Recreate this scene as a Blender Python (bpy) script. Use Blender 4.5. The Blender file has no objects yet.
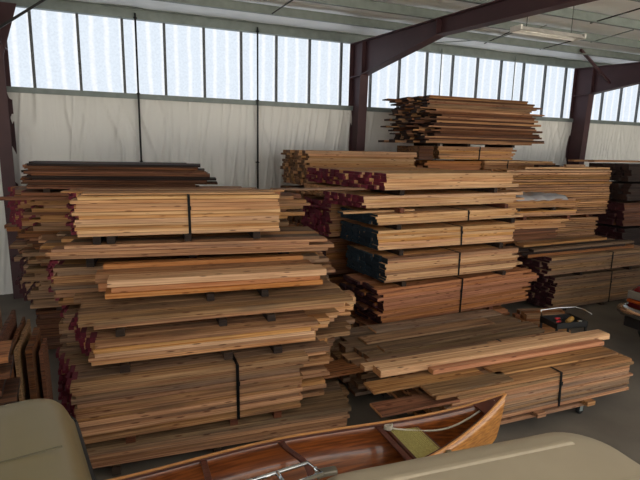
import bpy, math, random
from mathutils import Vector, Matrix, noise
random.seed(7)
R=math.radians
COL=bpy.context.scene.collection
sc=bpy.context.scene

# ---------------------------------------------------------------- helpers
class MB:
    def __init__(s): s.v=[]; s.f=[]; s.m=[]
    def add(s,vs,fs,mi=0):
        o=len(s.v); s.v+=[tuple(v) for v in vs]
        for f in fs: s.f.append(tuple(i+o for i in f)); s.m.append(mi)
    def box(s,x0,x1,y0,y1,z0,z1,mi=0):
        s.add([(x0,y0,z0),(x1,y0,z0),(x1,y1,z0),(x0,y1,z0),(x0,y0,z1),(x1,y0,z1),(x1,y1,z1),(x0,y1,z1)],
              [(0,3,2,1),(4,5,6,7),(0,1,5,4),(1,2,6,5),(2,3,7,6),(3,0,4,7)],mi)
    def bar(s,p,q,w,h,mi=0,up=(0,0,1)):
        p=Vector(p);q=Vector(q);d=(q-p).normalized();u=Vector(up)
        if abs(d.dot(u))>.97:u=Vector((1,0,0))
        r=d.cross(u).normalized()*w/2;u=r.cross(d).normalized()*h/2
        s.add([p-r-u,p+r-u,p+r+u,p-r+u,q-r-u,q+r-u,q+r+u,q-r+u],[(0,3,2,1),(4,5,6,7),(0,1,5,4),(1,2,6,5),(2,3,7,6),(3,0,4,7)],mi)
    def tube(s,pts,rad,n=8,mi=0,caps=True):
        pts=[Vector(p) for p in pts];o=len(s.v);pr=None
        for i,p in enumerate(pts):
            d=(pts[min(i+1,len(pts)-1)]-pts[max(i-1,0)]).normalized()
            if pr is None:
                a=Vector((0,0,1)) if abs(d.z)<.9 else Vector((1,0,0)); r=d.cross(a).normalized()
            else: r=(pr-d*pr.dot(d)).normalized()
            pr=r;u=d.cross(r)
            rr=rad[i] if isinstance(rad,(list,tuple)) else rad
            for k in range(n):
                t=2*math.pi*k/n; s.v.append(tuple(p+(r*math.cos(t)+u*math.sin(t))*rr))
        for i in range(len(pts)-1):
            for k in range(n):
                a=o+i*n+k;b=o+i*n+(k+1)%n; s.f.append((a,b,b+n,a+n)); s.m.append(mi)
        if caps:
            s.f.append(tuple(o+k for k in range(n))[::-1]);s.m.append(mi)
            s.f.append(tuple(o+(len(pts)-1)*n+k for k in range(n)));s.m.append(mi)
    def rings(s,rings,mi=0,cap0=True,cap1=True):
        o=len(s.v);n=len(rings[0])
        for r in rings: s.v+=[tuple(p) for p in r]
        for i in range(len(rings)-1):
            for k in range(n):
                a=o+i*n+k;b=o+i*n+(k+1)%n; s.f.append((a,b,b+n,a+n)); s.m.append(mi)
        if cap0: s.f.append(tuple(o+k for k in range(n))[::-1]);s.m.append(mi)
        if cap1: s.f.append(tuple(o+(len(rings)-1)*n+k for k in range(n)));s.m.append(mi)
    def build(s,name,mats,parent=None,smooth=False,bevel=0):
        me=bpy.data.meshes.new(name); me.from_pydata(s.v,[],s.f)
        if not isinstance(mats,(list,tuple)): mats=[mats]
        for m in mats: me.materials.append(m)
        me.polygons.foreach_set('material_index',s.m)
        if smooth: me.polygons.foreach_set('use_smooth',[True]*len(me.polygons))
        me.update()
        o=bpy.data.objects.new(name,me); COL.objects.link(o)
        if parent: o.parent=parent
        if bevel:
            b=o.modifiers.new('b','BEVEL'); b.width=bevel; b.segments=2; b.limit_method='ANGLE'
        return o

def tag(o,label=None,cat=None,group=None,kind=None):
    if label:o['label']=label
    if cat:o['category']=cat
    if group:o['group']=group
    if kind:o['kind']=kind
    return o
def empty(name,loc=(0,0,0),rz=0):
    o=bpy.data.objects.new(name,None); COL.objects.link(o); o.location=loc; o.rotation_euler=(0,0,rz); o.empty_display_size=.1
    return o

# ---------------------------------------------------------------- materials
def srgb(r,g,b): return tuple(((c/255)/12.92 if c/255<=.04045 else ((c/255+.055)/1.055)**2.4) for c in (r,g,b))+(1,)
def newmat(name):
    m=bpy.data.materials.new(name); m.use_nodes=True; nt=m.node_tree
    return m,nt,nt.nodes['Principled BSDF']
def plain(name,col,rough=.6,metal=0,spec=.5,noise_amt=.15,scale=8,bump=0):
    m,nt,b=newmat(name); N=nt.nodes;L=nt.links
    tc=N.new('ShaderNodeTexCoord'); n=N.new('ShaderNodeTexNoise'); n.inputs['Scale'].default_value=scale; n.inputs['Detail'].default_value=5
    L.new(tc.outputs['Object'],n.inputs['Vector'])
    r=N.new('ShaderNodeValToRGB'); r.color_ramp.elements[0].position=.3; r.color_ramp.elements[1].position=.7
    c=col if len(col)==4 else srgb(*col)
    r.color_ramp.elements[0].color=tuple(x*(1-noise_amt) for x in c[:3])+(1,)
    r.color_ramp.elements[1].color=tuple(min(1,x*(1+noise_amt)) for x in c[:3])+(1,)
    L.new(n.outputs['Fac'],r.inputs[0]); L.new(r.outputs[0],b.inputs['Base Color'])
    b.inputs['Roughness'].default_value=rough; b.inputs['Metallic'].default_value=metal
    b.inputs['Specular IOR Level'].default_value=spec
    if bump:
        bp=N.new('ShaderNodeBump'); bp.inputs['Strength'].default_value=bump; L.new(n.outputs['Fac'],bp.inputs['Height']); L.new(bp.outputs[0],b.inputs['Normal'])
    return m
def wood(name,light,dark,grey=.0,var=.25,knots=True,rough=.75,hue=.007):
    """sawn board: grain along local x, every board its own tone"""
    m,nt,b=newmat(name); N=nt.nodes;L=nt.links
    tc=N.new('ShaderNodeTexCoord'); oi=N.new('ShaderNodeObjectInfo')
    mul=N.new('ShaderNodeMath'); mul.operation='MULTIPLY'; mul.inputs[1].default_value=61.7; L.new(oi.outputs['Random'],mul.inputs[0])
    off=N.new('ShaderNodeVectorMath'); off.operation='ADD'; L.new(tc.outputs['Object'],off.inputs[0]); L.new(mul.outputs[0],off.inputs[1])
    mp=N.new('ShaderNodeMapping'); mp.inputs['Scale'].default_value=(.55,24,52); L.new(off.outputs[0],mp.inputs[0])
    n1=N.new('ShaderNodeTexNoise'); n1.inputs['Scale'].default_value=1.6; n1.inputs['Detail'].default_value=7; n1.inputs['Roughness'].default_value=.62; n1.inputs['Distortion'].default_value=.35
    L.new(mp.outputs[0],n1.inputs['Vector'])
    r=N.new('ShaderNodeValToRGB'); e=r.color_ramp.elements; e[0].position=.38; e[1].position=.62
    e[0].color=srgb(*dark); e[1].color=srgb(*light); L.new(n1.outputs['Fac'],r.inputs[0])
    # blotchy weathering
    mp2=N.new('ShaderNodeMapping'); mp2.inputs['Scale'].default_value=(.8,5,9); L.new(off.outputs[0],mp2.inputs[0])
    n2=N.new('ShaderNodeTexNoise'); n2.inputs['Scale'].default_value=1.3; n2.inputs['Detail'].default_value=4; L.new(mp2.outputs[0],n2.inputs['Vector'])
    r2=N.new('ShaderNodeValToRGB'); r2.color_ramp.elements[0].position=.48; r2.color_ramp.elements[1].position=.68
    L.new(n2.outputs['Fac'],r2.inputs[0])
    gm=N.new('ShaderNodeMath'); gm.operation='MULTIPLY'; gm.inputs[1].default_value=grey; L.new(r2.outputs[0],gm.inputs[0])
    mx=N.new('ShaderNodeMix'); mx.data_type='RGBA'; L.new(gm.outputs[0],mx.inputs[0]); L.new(r.outputs[0],mx.inputs[6]); mx.inputs[7].default_value=srgb(96,84,72)
    last=mx.outputs[2]
    if knots:
        mp3=N.new('ShaderNodeMapping'); mp3.inputs['Scale'].default_value=(3.4,9,20); L.new(off.outputs[0],mp3.inputs[0])
        v=N.new('ShaderNodeTexVoronoi'); v.inputs['Scale'].default_value=1.0; L.new(mp3.outputs[0],v.inputs['Vector'])
        kr=N.new('ShaderNodeValToRGB'); kr.color_ramp.elements[0].position=.10; kr.color_ramp.elements[0].color=(1,1,1,1); kr.color_ramp.elements[1].position=.20; kr.color_ramp.elements[1].color=(0,0,0,1)
        L.new(v.outputs['Distance'],kr.inputs[0])
        km=N.new('ShaderNodeMath'); km.operation='MULTIPLY'; km.inputs[1].default_value=.75; L.new(kr.outputs[0],km.inputs[0])
        mk=N.new('ShaderNodeMix'); mk.data_type='RGBA'; L.new(km.outputs[0],mk.inputs[0]); L.new(last,mk.inputs[6]); mk.inputs[7].default_value=srgb(72,36,20)
        last=mk.outputs[2]
    hs=N.new('ShaderNodeHueSaturation')
    def rng(src,lo,hi):
        q=N.new('ShaderNodeMapRange'); q.inputs[3].default_value=lo; q.inputs[4].default_value=hi; L.new(src,q.inputs[0]); return q.outputs[0]
    fr=N.new('ShaderNodeMath'); fr.operation='FRACT'; m7=N.new('ShaderNodeMath'); m7.operation='MULTIPLY'; m7.inputs[1].default_value=7.31
    L.new(oi.outputs['Random'],m7.inputs[0]); L.new(m7.outputs[0],fr.inputs[0])
    L.new(rng(oi.outputs['Random'],1-var,1+var*.8),hs.inputs['Value']); L.new(rng(fr.outputs[0],.4945-hue,.4945+hue*.6),hs.inputs['Hue']); L.new(rng(fr.outputs[0],1.0,1.18),hs.inputs['Saturation'])
    L.new(last,hs.inputs['Color']); L.new(hs.outputs[0],b.inputs['Base Color'])
    b.inputs['Roughness'].default_value=rough; b.inputs['Specular IOR Level'].default_value=.25
    bp=N.new('ShaderNodeBump'); bp.inputs['Strength'].default_value=.25; bp.inputs['Distance'].default_value=.01; L.new(n1.outputs['Fac'],bp.inputs['Height']); L.new(bp.outputs[0],b.inputs['Normal'])
    return m
def endpaint(name,col,wear,rawcol):
    """painted board ends: bare flecks where the paint missed"""
    m,nt,b=newmat(name); N=nt.nodes;L=nt.links
    tc=N.new('ShaderNodeTexCoord'); oi=N.new('ShaderNodeObjectInfo')
    mul=N.new('ShaderNodeMath'); mul.operation='MULTIPLY'; mul.inputs[1].default_value=37.; L.new(oi.outputs['Random'],mul.inputs[0])
    off=N.new('ShaderNodeVectorMath'); off.operation='ADD'; L.new(tc.outputs['Object'],off.inputs[0]); L.new(mul.outputs[0],off.inputs[1])
    n=N.new('ShaderNodeTexNoise'); n.inputs['Scale'].default_value=14; n.inputs['Detail'].default_value=3; L.new(off.outputs[0],n.inputs['Vector'])
    r=N.new('ShaderNodeValToRGB'); r.color_ramp.elements[0].position=wear; r.color_ramp.elements[1].position=wear+.05
    r.color_ramp.elements[0].color=srgb(*col); r.color_ramp.elements[1].color=srgb(*rawcol); L.new(n.outputs['Fac'],r.inputs[0])
    hs=N.new('ShaderNodeHueSaturation'); q=N.new('ShaderNodeMapRange'); q.inputs[3].default_value=.7; q.inputs[4].default_value=1.25; L.new(oi.outputs['Random'],q.inputs[0]); L.new(q.outputs[0],hs.inputs['Value'])
    L.new(r.outputs[0],hs.inputs['Color']); L.new(hs.outputs[0],b.inputs['Base Color']); b.inputs['Roughness'].default_value=.8
    return m

W={}
W['pine']=wood('pine_wood',(216,176,130),(160,116,78),.3,.16)
W['pale']=wood('pale_pine_wood',(222,190,148),(176,136,96),.2,.14)
W['tan']=wood('tan_wood',(190,152,112),(126,90,62),.55,.2)
W['weathered']=wood('weathered_wood',(172,142,110),(108,84,62),.6,.22)
W['grey']=wood('grey_wood',(148,126,102),(90,72,57),.7,.25)
W['red']=wood('reddish_wood',(192,142,102),(136,92,62),.15,.2)
W['brown']=wood('brown_wood',(158,114,80),(84,56,38),.4,.3)
W['dark']=wood('dark_stained_wood',(112,78,56),(52,34,26),.25,.3)
W['vdark']=wood('very_dark_wood',(48,36,32),(24,18,17),.2,.3,False)
W['orange']=wood('fresh_orange_wood',(198,152,112),(164,112,76),.0,.08)
EP={}
EP['red']=endpaint('red_painted_end',(108,26,46),.70,(150,96,70))
EP['blue']=endpaint('blue_painted_end',(22,40,52),.70,(150,116,80))
EP['brown']=endpaint('brown_raw_end',(122,84,52),.55,(70,44,28))
EP['raw']=endpaint('raw_sawn_end',(176,128,84),.6,(140,96,62))
EP['dark']=endpaint('dark_raw_end',(52,32,26),.6,(30,20,18))
EP['maroon']=endpaint('maroon_painted_end',(60,20,28),.66,(40,26,24))

steel=plain('red_oxide_steel',(74,48,52),.55,0,.4,.12,3)
galv=plain('galvanised_steel',(128,138,136),.5,.1,.5,.12,6)
black=plain('black_plastic',(22,22,24),.6)
strapm=plain('black_strapping',(9,9,11),.6,0,.2)
darktimber=wood('dark_block_wood',(58,46,38),(34,27,23),.2,.3,False)
redblock=wood('reddish_block_wood',(112,74,56),(78,50,38),.1,.2,False)
chrome=plain('chrome',(200,204,208),.12,1,.5,.03)
rubber=plain('tyre_rubber',(24,24,25),.85)
concrete=plain('concrete_floor',(104,98,90),.75,0,.3,.18,1.3,.1)

# ---------------------------------------------------------------- lumber
def board_mesh(L,w,t,nseg=4,bow=.005,cham=.0035,skew=0,warp=0,spill=0):
    rings=[];ph=random.random()*6.28
    c=min(cham,t*.25)
    us=[i/nseg for i in range(nseg+1)]
    if spill: us.insert(1,spill/L)
    for i,u in enumerate(us):
        x=u*L; dy=math.sin(u*3.14+ph)*bow*.6; dz=math.sin(u*3.14)*warp
        sk=0
        r=[(x,c+dy,dz),(x,w-c+dy,dz),(x+sk,w+dy,c+dz),(x+sk,w+dy,t-c+dz),(x,w-c+dy,t+dz),(x,c+dy,t+dz),(x,dy,t-c+dz),(x,dy,c+dz)]
        rings.append(r)
    mb=MB(); mb.rings(rings)
    mb.m[-2]=1; mb.m[-1]=1
    if spill:
        for q in range(8): mb.m[q]=1
    # painted ends reach slightly round the arris
    return mb
def one_board(name,L,w,t,mat,end,parent=None,loc=(0,0,0),rz=0,endR=None,**k):
    mb=board_mesh(L,w,t,**k); mats=[W[mat],EP[end]]
    if endR: mats.append(EP[endR]); mb.m[-1]=2
    o=mb.build(name,mats,parent); o.location=loc; o.rotation_euler=(0,0,rz)
    return o
def pack(X,Y,ang,L,Wd,z0,z1,layers,cols,mat,endL='raw',endR='raw',jl=.03,jr=.05,lext=None,rext=None,straps=(),label='',group=None,
         loose=False,jy=.014,mixmats=None,gapz=0,face=.0,skip=0,topmat=None,skew=.13,cat='lumber bundle',name='lumber_bundle',layer_jr=0,layer_jl=0,bl=None):
    """layers x cols boards; loose=True makes each board a thing of its own"""
    a=R(ang); root=None
    if not loose:
        root=empty(name,(X,Y,z0),a); tag(root,label,cat,group)
    H=z1-z0; w=Wd/cols
    ts=[random.uniform(.72,1.3) for _ in range(layers)]; q=H/sum(ts); ts=[x*q for x in ts]; zz=[sum(ts[:j]) for j in range(layers)]
    for j in range(layers):
        t=ts[j]
        lj=random.uniform(-layer_jl,layer_jl); rj=random.uniform(-layer_jr,layer_jr)
        for i in range(cols):
            if skip and 0<i<cols-1 and 0<j<layers-1 and random.random()<skip: continue
            dl=random.uniform(-jl,jl)+lj; dr=random.uniform(-jr,jr)+rj
            dl-=skew*i*w
            if lext: dl-=lext(i,j)
            if not rext: dr-=skew*i*w
            if rext: dr+=rext(i,j)
            m=mat
            if mixmats and random.random()<mixmats[1]: m=random.choice(mixmats[0])
            if topmat and j==layers-1: m=topmat
            dy=random.uniform(0,jy)+(random.uniform(0,face) if i==0 else 0)
            bw=w-.006-(dy if i==0 else 0); bt=t*(1-gapz)-.0015*random.random()-.0008
            x=dl; y=i*w+dy; LL=max(.4,L-dl+dr)
            if loose:
                ca,sa=math.cos(a),math.sin(a)
                o=one_board('board',LL,bw,bt,m,endL,None,(X+x*ca-y*sa,Y+x*sa+y*ca,z0+zz[j]),a,endR)
                tag(o,bl or label,'board',group)
            else:
                one_board('board',LL,bw,bt,m,endL,root,(x,y,zz[j]),0,endR,spill=(random.uniform(.03,.07) if i>0 and endL in('red','blue','maroon') else 0))
    if root:
        for s in straps:
            mb=MB(); e=.006; y0,y1=-e,Wd+e; zz0,zz1=-e,H+e; s1=s+random.uniform(-.02,.02)
            wd=.034
            mb.bar((s,y0,zz0),(s1,y0,zz1),wd,.004,0,(0,1,0)); mb.bar((s,y1,zz0),(s1,y1,zz1),wd,.004,0,(0,1,0))
            mb.bar((s1,y0,zz1),(s1,y1,zz1),wd,.004); mb.bar((s,y0,zz0),(s,y1,zz0),wd,.004)
            mb.box(s-.02,s+.02,y0-.006,y0,H*.62,H*.62+.05)
            mb.build('strap',strapm,root)
    return root
BLOCKN={}
def blocks(X,Y,ang,z0,z1,Wd,ss,where,mat=None,back=0):
    """cross pieces keeping packs apart"""
    a=R(ang)
    for k,s in enumerate(ss):
        h=z1-z0-.003
        if mat=='red': m=redblock
        else: m=darktimber
        mb=MB(); r=[]
        wv=random.uniform(.085,.1); c=.004
        for y in (-.015,Wd*.5,Wd-.03):
            r.append([(s+c,y,0),(s+wv-c,y,0),(s+wv,y,c),(s+wv,y,h-c),(s+wv-c,y,h),(s+c,y,h),(s,y,h-c),(s,y,c)])
        mb.rings(r); o=mb.build('spacer_block',m); o.location=(X,Y,z0+.0015); o.rotation_euler=(0,0,a)
        col='red-brown' if mat=='red' else 'dark'
        names={1:['only'],2:['left','right'],3:['left','middle','right'],4:['leftmost','second','third','rightmost']}[len(ss)]
        tag(o,f'{names[k]} {col} wooden spacer block {where}','spacer block','spacer blocks between the lumber packs')

# Pile A: the tall pile in front at left ---------------------------------------------------
blocks(-.36,5.16,-4,0.0,.1,1.15,(.25,1.3,2.35),'on the floor beneath the front left pile')
pack(-.36,5.16,-4,2.95,1.15,.10,.345,5,5,'weathered','red','raw',.03,.06,mixmats=(['tan'],.5),rext=lambda i,j:-.02+(.12 if i>1 else 0),
     label='bottom pack of weathered boards in the front left pile, right behind the canoe',topmat='grey',skew=0.22)
blocks(-.38,5.14,-2.5,.345,.425,1.12,(.42,1.5,2.0),'under the black-strapped pack, front left pile','red')
pack(-.41,5.10,-1.8,2.34,1.15,.425,1.055,13,6,'tan','red','raw',.03,.04,straps=(1.62,),mixmats=(['pine','weathered'],.45),
     rext=lambda i,j:[0,.42,.42,.5,.62,.8][i]*(1 if (j%3!=1 or i>2) else .1)+(.12 if j>10 and i==0 else 0)+(.35 if j==12 and i>2 else 0),
     layer_jl=.02,label='thickest pack of the front left pile, tan boards with black strap and red ends',topmat='weathered',skew=0.24)
blocks(-.28,5.30,-2.5,1.056,1.14,1.1,(.3,1.38,1.95),'on top of the front left strapped pack')
pack(-.24,5.34,-3,2.42,1.12,1.142,1.384,5,6,'pine','red','raw',.04,.05,mixmats=(['pale'],.4),
     rext=lambda i,j:[0,.1,.35,.5,.75,.9][i] if j<3 or i>3 else 0,topmat='tan',
     label='unstrapped pack of pale pine boards with red ends in the front left pile',skew=0.3)
blocks(-.33,5.49,-2.6,1.384,1.464,1.1,(.33,1.42,1.98),'beneath the two-layer course of wide boards')
pack(-.33,5.53,-2.6,3.12,1.15,1.464,1.571,2,5,'tan','red','raw',.04,.03,rext=lambda i,j:(-.15 if j==0 else 0),lext=lambda i,j:-.08 if j==0 else 0,
     topmat='weathered',loose=True,label='',bl='wide tan board in the two-layer course with red ends below the loose planks',group='wide boards in the two-layer course of the front left pile')
blocks(-.09,5.9,-4,1.571,1.66,1.0,(1.12,1.78),'directly beneath the loose orange-edged planks')
def loose(X,Y,ang,L,w,t,z,mat,end,label,group=None,**k):
    o=one_board('board',L,w,t,mat,end,None,(X,Y,z),R(ang),None,cham=.006,**k); tag(o,label,'board',group); return o
loose(-.09,5.96,-4.5,2.60,.30,.062,1.661,'orange','raw','lowest front plank of the loose orange-edged planks on the front left pile')
loose(-.02,5.98,-4.5,2.50,.30,.058,1.724,'orange','raw','middle front plank of the loose planks, lying between two others on the front left pile')
loose(-.06,6.00,-5.5,2.62,.29,.08,1.784,'pale','raw','widest pale plank with a bright edge, topmost at the front of the front left pile')
loose(-.16,6.31,-5.0,2.66,.29,.10,1.661,'orange','raw','short-looking orange plank end poking out left behind the loose planks, lower one')
loose(-.19,6.31,-5.0,2.70,.30,.10,1.763,'tan','raw','wide plank poking out left behind the loose planks, upper one')
loose(-.10,6.62,-5.0,2.58,.16,.085,1.83,'orange','raw','narrow orange-edged plank lying at the back of the loose planks, highest of them')
loose(-.02,6.62,-5.0,2.3,.15,.165,1.661,'tan','raw','thick timber hidden under the narrow back plank on the front left pile')

# Pile B: behind A, with the neat strapped pack on top ---------------------------------------------------
blocks(-.6,6.85,-6,0,.1,1.15,(.3,1.6,2.9),'on the floor beneath the second left pile')
pack(-.62,6.85,-6,2.75,1.15,.1,.62,8,5,'weathered','red','raw',.05,.12,rext=lambda i,j:[0,.1,.1,.15,.2][i],label='lowest pack of the second left pile, mostly hidden behind the front pile')
blocks(-.6,6.85,-6,.62,.7,1.15,(.3,1.6,2.9),'above the lowest pack of the second left pile')
pack(-.62,6.85,-6,2.9,1.15,.7,1.25,9,5,'weathered','red','raw',.05,.2,label='second pack from the floor in the second left pile, red painted ends')
blocks(-.6,6.85,-6,1.25,1.32,1.15,(.3,1.6,2.9),'above the second pack of the second left pile')
pack(-.66,7.03,-5,3.4,1.15,1.32,1.82,10,5,'tan','red','raw',.07,.2,layer_jr=.25,layer_jl=.05,rext=lambda i,j:.15,mixmats=(['weathered','grey'],.5),
     label='ragged pack with red ends and uneven right ends, just behind the loose orange-edged planks',skew=0.22)
blocks(-.6,7.0,-5,1.82,1.985,1.15,(.3,1.6,2.9),'above the ragged red-ended pack of the second left pile')
pack(-.66,6.75,-8,3.42,1.15,1.99,2.16,4,5,'tan','raw','raw',.12,.15,layer_jl=.15,layer_jr=.1,mixmats=(['pine','grey'],.5),lext=lambda i,j:.12 if i>2 else 0,
     label='thin pack of mixed tan boards right under the neat strapped pack at left')
blocks(-.3,6.72,-5,2.165,2.258,1.1,(.10,.26,1.2,2.1),'between the neat strapped pack and the thin pack at left')
pack(-.35,6.72,-5,2.52,1.12,2.26,2.765,11,6,'pine','red','raw',.05,.04,straps=(1.32,),mixmats=(['pale'],.5),
     lext=lambda i,j:.06 if j%3==0 else 0,label='neat strapped pine pack, highest of the second left pile, in front of dark boards',skew=0.22)
loose(-.30,6.80,-5.5,2.42,.22,.022,2.768,'pale','red','thin pale board lying loose on top of the neat strapped pine pack at its front')
loose(-.55,7.12,-5.5,2.9,.2,.022,2.768,'tan','raw','thin tan board lying on top of the neat strapped pine pack behind the pale one')
loose(-.40,7.40,-5.2,2.2,.25,.022,2.768,'tan','raw','thin wide board at the back on top of the neat strapped pine pack')

# Pile C: dark boards by the wall at left ---------------------------------------------------
pack(-1.15,8.75,-5,4.0,1.2,.1,.75,9,5,'dark','maroon','raw',.06,.2,label='lowest pack of the wall side left pile beneath the dark boards')
pack(-1.15,8.75,-5,4.0,1.2,.8,1.45,9,5,'weathered','maroon','raw',.08,.2,layer_jl=.12,layer_jr=.2,label='second pack from the floor in the wall side left pile',skew=0.4)
pack(-1.2,8.68,-5,4.1,1.2,1.5,2.02,9,5,'brown','raw','raw',.12,.2,layer_jl=.16,layer_jr=.25,mixmats=(['weathered','dark'],.5),
     label='ragged brown pack with uneven ends low in the wall side left pile',skew=0.4)
pack(-1.12,8.32,-8,4.0,1.2,2.07,2.68,11,5,'tan','red','raw',.04,.2,lext=lambda i,j:(-.28*((7*j)%5)/5 if i<2 else .03),
     layer_jr=.2,mixmats=(['weathered','brown','grey'],.65),label='wide pack with red end face and ragged right ends, under the dark boards',skew=0.48)
pack(-1.05,8.22,-9,2.5,1.2,2.735,3.10,11,3,'dark','red','dark',.08,.08,layer_jr=.12,layer_jl=.06,mixmats=(['vdark','brown'],.4),loose=True,label='',
     skew=.3,bl='dark stained board in the unstrapped pack on top of the wall side left pile',group='dark boards on the wall side left pile')
for s in (.3,1.2,2.1):
    pass
blocks(-1.05,8.25,-9,2.685,2.735,1.1,(.2,1.2,2.2),'under the dark boards of the wall side left pile')
loose(-2.0,8.07,-6,2.2,.12,.045,2.60,'brown','raw','long brown board sticking out far to the left past the red end faces')
loose(2.55,8.05,-4,1.7,.18,.03,2.68,'weathered','raw','thin weathered board in front of the dark boards, reaching towards the red-ended pack')

# Pile E: the tall middle pile ---------------------------------------------------
blocks(4.1,7.05,4,0,.1,1.15,(.3,1.6,2.7),'on the floor beneath the tall middle pile')
pack(4.1,7.08,4,3.1,1.15,.1,.37,5,5,'red','brown','raw',.05,.08,label='bottom pack of reddish boards in the tall middle pile',skew=0.05)
blocks(4.1,7.08,5,.37,.455,1.15,(.5,2.6),'under the reddish strapped pack of the tall middle pile','red')
pack(4.12,7.02,5,3.65,1.15,.455,1.09,14,6,'red','maroon','red',.05,.16,straps=(1.78,),layer_jl=.08,layer_jr=.14,label='reddish strapped pack low in the tall middle pile, with ragged right ends',topmat='red',skew=0.05)
blocks(4.2,7.08,2,1.09,1.17,1.15,(.35,2.62),'on top of the reddish strapped pack')
pack(4.26,7.13,2,3.02,1.32,1.17,1.585,9,6,'pine','blue','raw',.03,.08,straps=(1.55,),layer_jr=.12,mixmats=(['tan','pale'],.5),label='deeper pine pack with dark blue painted ends, lower of the two strapped blue-ended ones',skew=0.05)
blocks(4.2,7.3,1,1.585,1.68,1.15,(.4,2.65),'between the two strapped blue-ended pine packs')
pack(4.23,7.40,.5,3.05,1.34,1.68,2.02,7,6,'pine','blue','raw',.03,.04,straps=(1.78,),mixmats=(['pale'],.5),label='neat pine pack with blue painted ends and a strap, above the deeper blue-ended pack',skew=0.05)
blocks(4.2,7.4,3,2.02,2.11,1.1,(.4,3.1),'on top of the neat blue-ended strapped pack')
pack(4.21,7.42,4,3.3,1.2,2.11,2.295,4,6,'pale','blue','raw',.03,.05,straps=(2.05,),rext=lambda i,j:.25 if j==0 else 0,label='thin pale strapped pack with blue ends above the neat blue-ended pack',skew=0.05)
loose(3.66,7.62,4,1.5,.2,.035,2.30,'pale','blue','single pale board sticking out left from on top of the thin blue-ended pack')
blocks(4.1,7.5,3,2.30,2.386,1.1,(.62,3.1),'above the thin blue-ended strapped pack','red')
pack(4.05,7.60,3,3.55,1.12,2.387,2.60,4,6,'pine','red','raw',.05,.06,rext=lambda i,j:.2*(j%2),lext=lambda i,j:.03*i,label='red-ended pine pack, lower of the two near the top of the middle pile',mixmats=(['pale'],.4),skew=0.05)
blocks(4.3,7.58,4,2.60,2.70,1.0,(.45,2.7),'under the topmost front pack of the tall middle pile')
pack(4.42,7.55,5,3.1,1.1,2.70,2.99,5,6,'pine','red','raw',.06,.04,lext=lambda i,j:.045*i,rext=lambda i,j:.15 if j in(0,4) else 0,label='topmost front pack of the tall middle pile, pine boards with red painted ends',mixmats=(['pale'],.6),skew=0.05)

# Pile F: behind E: red end face with a red-ended layer on top ---------------------------------------------------
pack(3.97,8.95,4,3.4,1.1,.1,.82,10,5,'brown','maroon','raw',.05,.08,label='lowest pack behind the tall middle pile, dark red ends in shadow')
pack(3.97,8.95,4,3.4,1.1,.88,1.62,10,5,'brown','maroon','raw',.05,.08,label='dark red-ended pack in shadow beneath the big red end face')
pack(3.99,8.87,4,3.4,1.2,1.68,2.36,13,6,'tan','red','raw',.05,.08,label='pack showing a big red painted end face beside the middle pile, above the shadowed ones',skew=0.05)
blocks(3.97,8.92,4,2.36,2.44,1.1,(.4,2.0,3.2),'on top of the pack with the big red end face')
pack(4.05,8.92,4,3.1,1.1,2.44,2.66,4,6,'tan','raw','raw',.06,.08,label='thin tan pack above the big red end face')
pack(4.19,8.9,4,2.9,1.1,2.70,2.99,6,6,'pine','red','raw',.05,.05,lext=lambda i,j:.03*i,label='red-ended pine pack directly in front of the brown-ended top pack',skew=0.05)
# Pile E1: rear: brown ends
pack(3.95,10.27,4,3.0,1.15,.1,1.2,12,5,'brown','brown','raw',.05,.08,label='lowest pack below the brown-ended top pack, standing close to the wall')
pack(3.95,10.27,4,3.0,1.15,1.25,2.5,14,5,'brown','brown','raw',.05,.08,label='middle pack below the brown-ended top pack, close to the wall')
blocks(4.0,10.25,4,2.5,2.575,1.1,(.4,1.5,2.4),'under the brown-ended top pack')
pack(4.02,10.24,4,2.9,1.25,2.58,3.34,13,7,'pine','brown','raw',.07,.05,mixmats=(['pale'],.5),rext=lambda i,j:.0,label='large top pack of golden pine with a rough brown end face, beside the purple column',skew=0.05)

# Pile G: ragged brown boards up high ---------------------------------------------------
pack(7.45,10.58,-1,3.7,1.15,.1,1.4,14,5,'brown','raw','raw',.06,.1,label='lowest pack beneath the high ragged heap near the wall')
pack(7.45,10.55,-2,3.7,1.15,1.46,2.78,14,5,'brown','raw','raw',.06,.1,label='second pack beneath the high ragged heap near the wall')
pack(9.1,10.5,1,2.45,1.15,2.795,3.16,6,6,'pine','raw','raw',.03,.08,straps=(.75,),mixmats=(['pale','tan'],.5),label='short strapped pine pack reaching right, below and right of the high ragged heap')
pack(7.3,10.5,1,1.7,1.15,2.785,3.14,6,5,'red','brown','raw',.1,.05,label='shadowed reddish pack left of the short strapped pine pack')
pack(7.6,10.45,-2,2.3,1.15,3.19,3.505,7,6,'pine','brown','raw',.05,.07,straps=(1.2,),layer_jr=.08,mixmats=(['tan'],.5),label='strapped pine pack directly under the high ragged heap')
pack(7.05,10.5,-2,.22,1.1,3.17,3.50,5,4,'dark','brown','dark',.0,.0,skew=0,label='short dark offcut pack left of the strapped pack under the ragged heap')
blocks(7.2,10.45,-2,3.505,3.575,1.1,(.3,1.2,2.6),'between the ragged heap and the strapped pack under it')
pack(7.28,10.42,-2,3.25,1.3,3.577,4.70,27,4,'tan','dark','dark',.2,.14,layer_jl=.2,layer_jr=.2,mixmats=(['brown','weathered','dark'],.6),loose=True,label='',lext=lambda i,j:.08*i,
     bl='rough brown board in the ragged unstrapped heap stacked highest near the windows',group='rough brown boards of the high ragged heap',rext=lambda i,j:(-.28 if j>23 else 0)+(.15 if j<6 else 0),face=.05)

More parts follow.
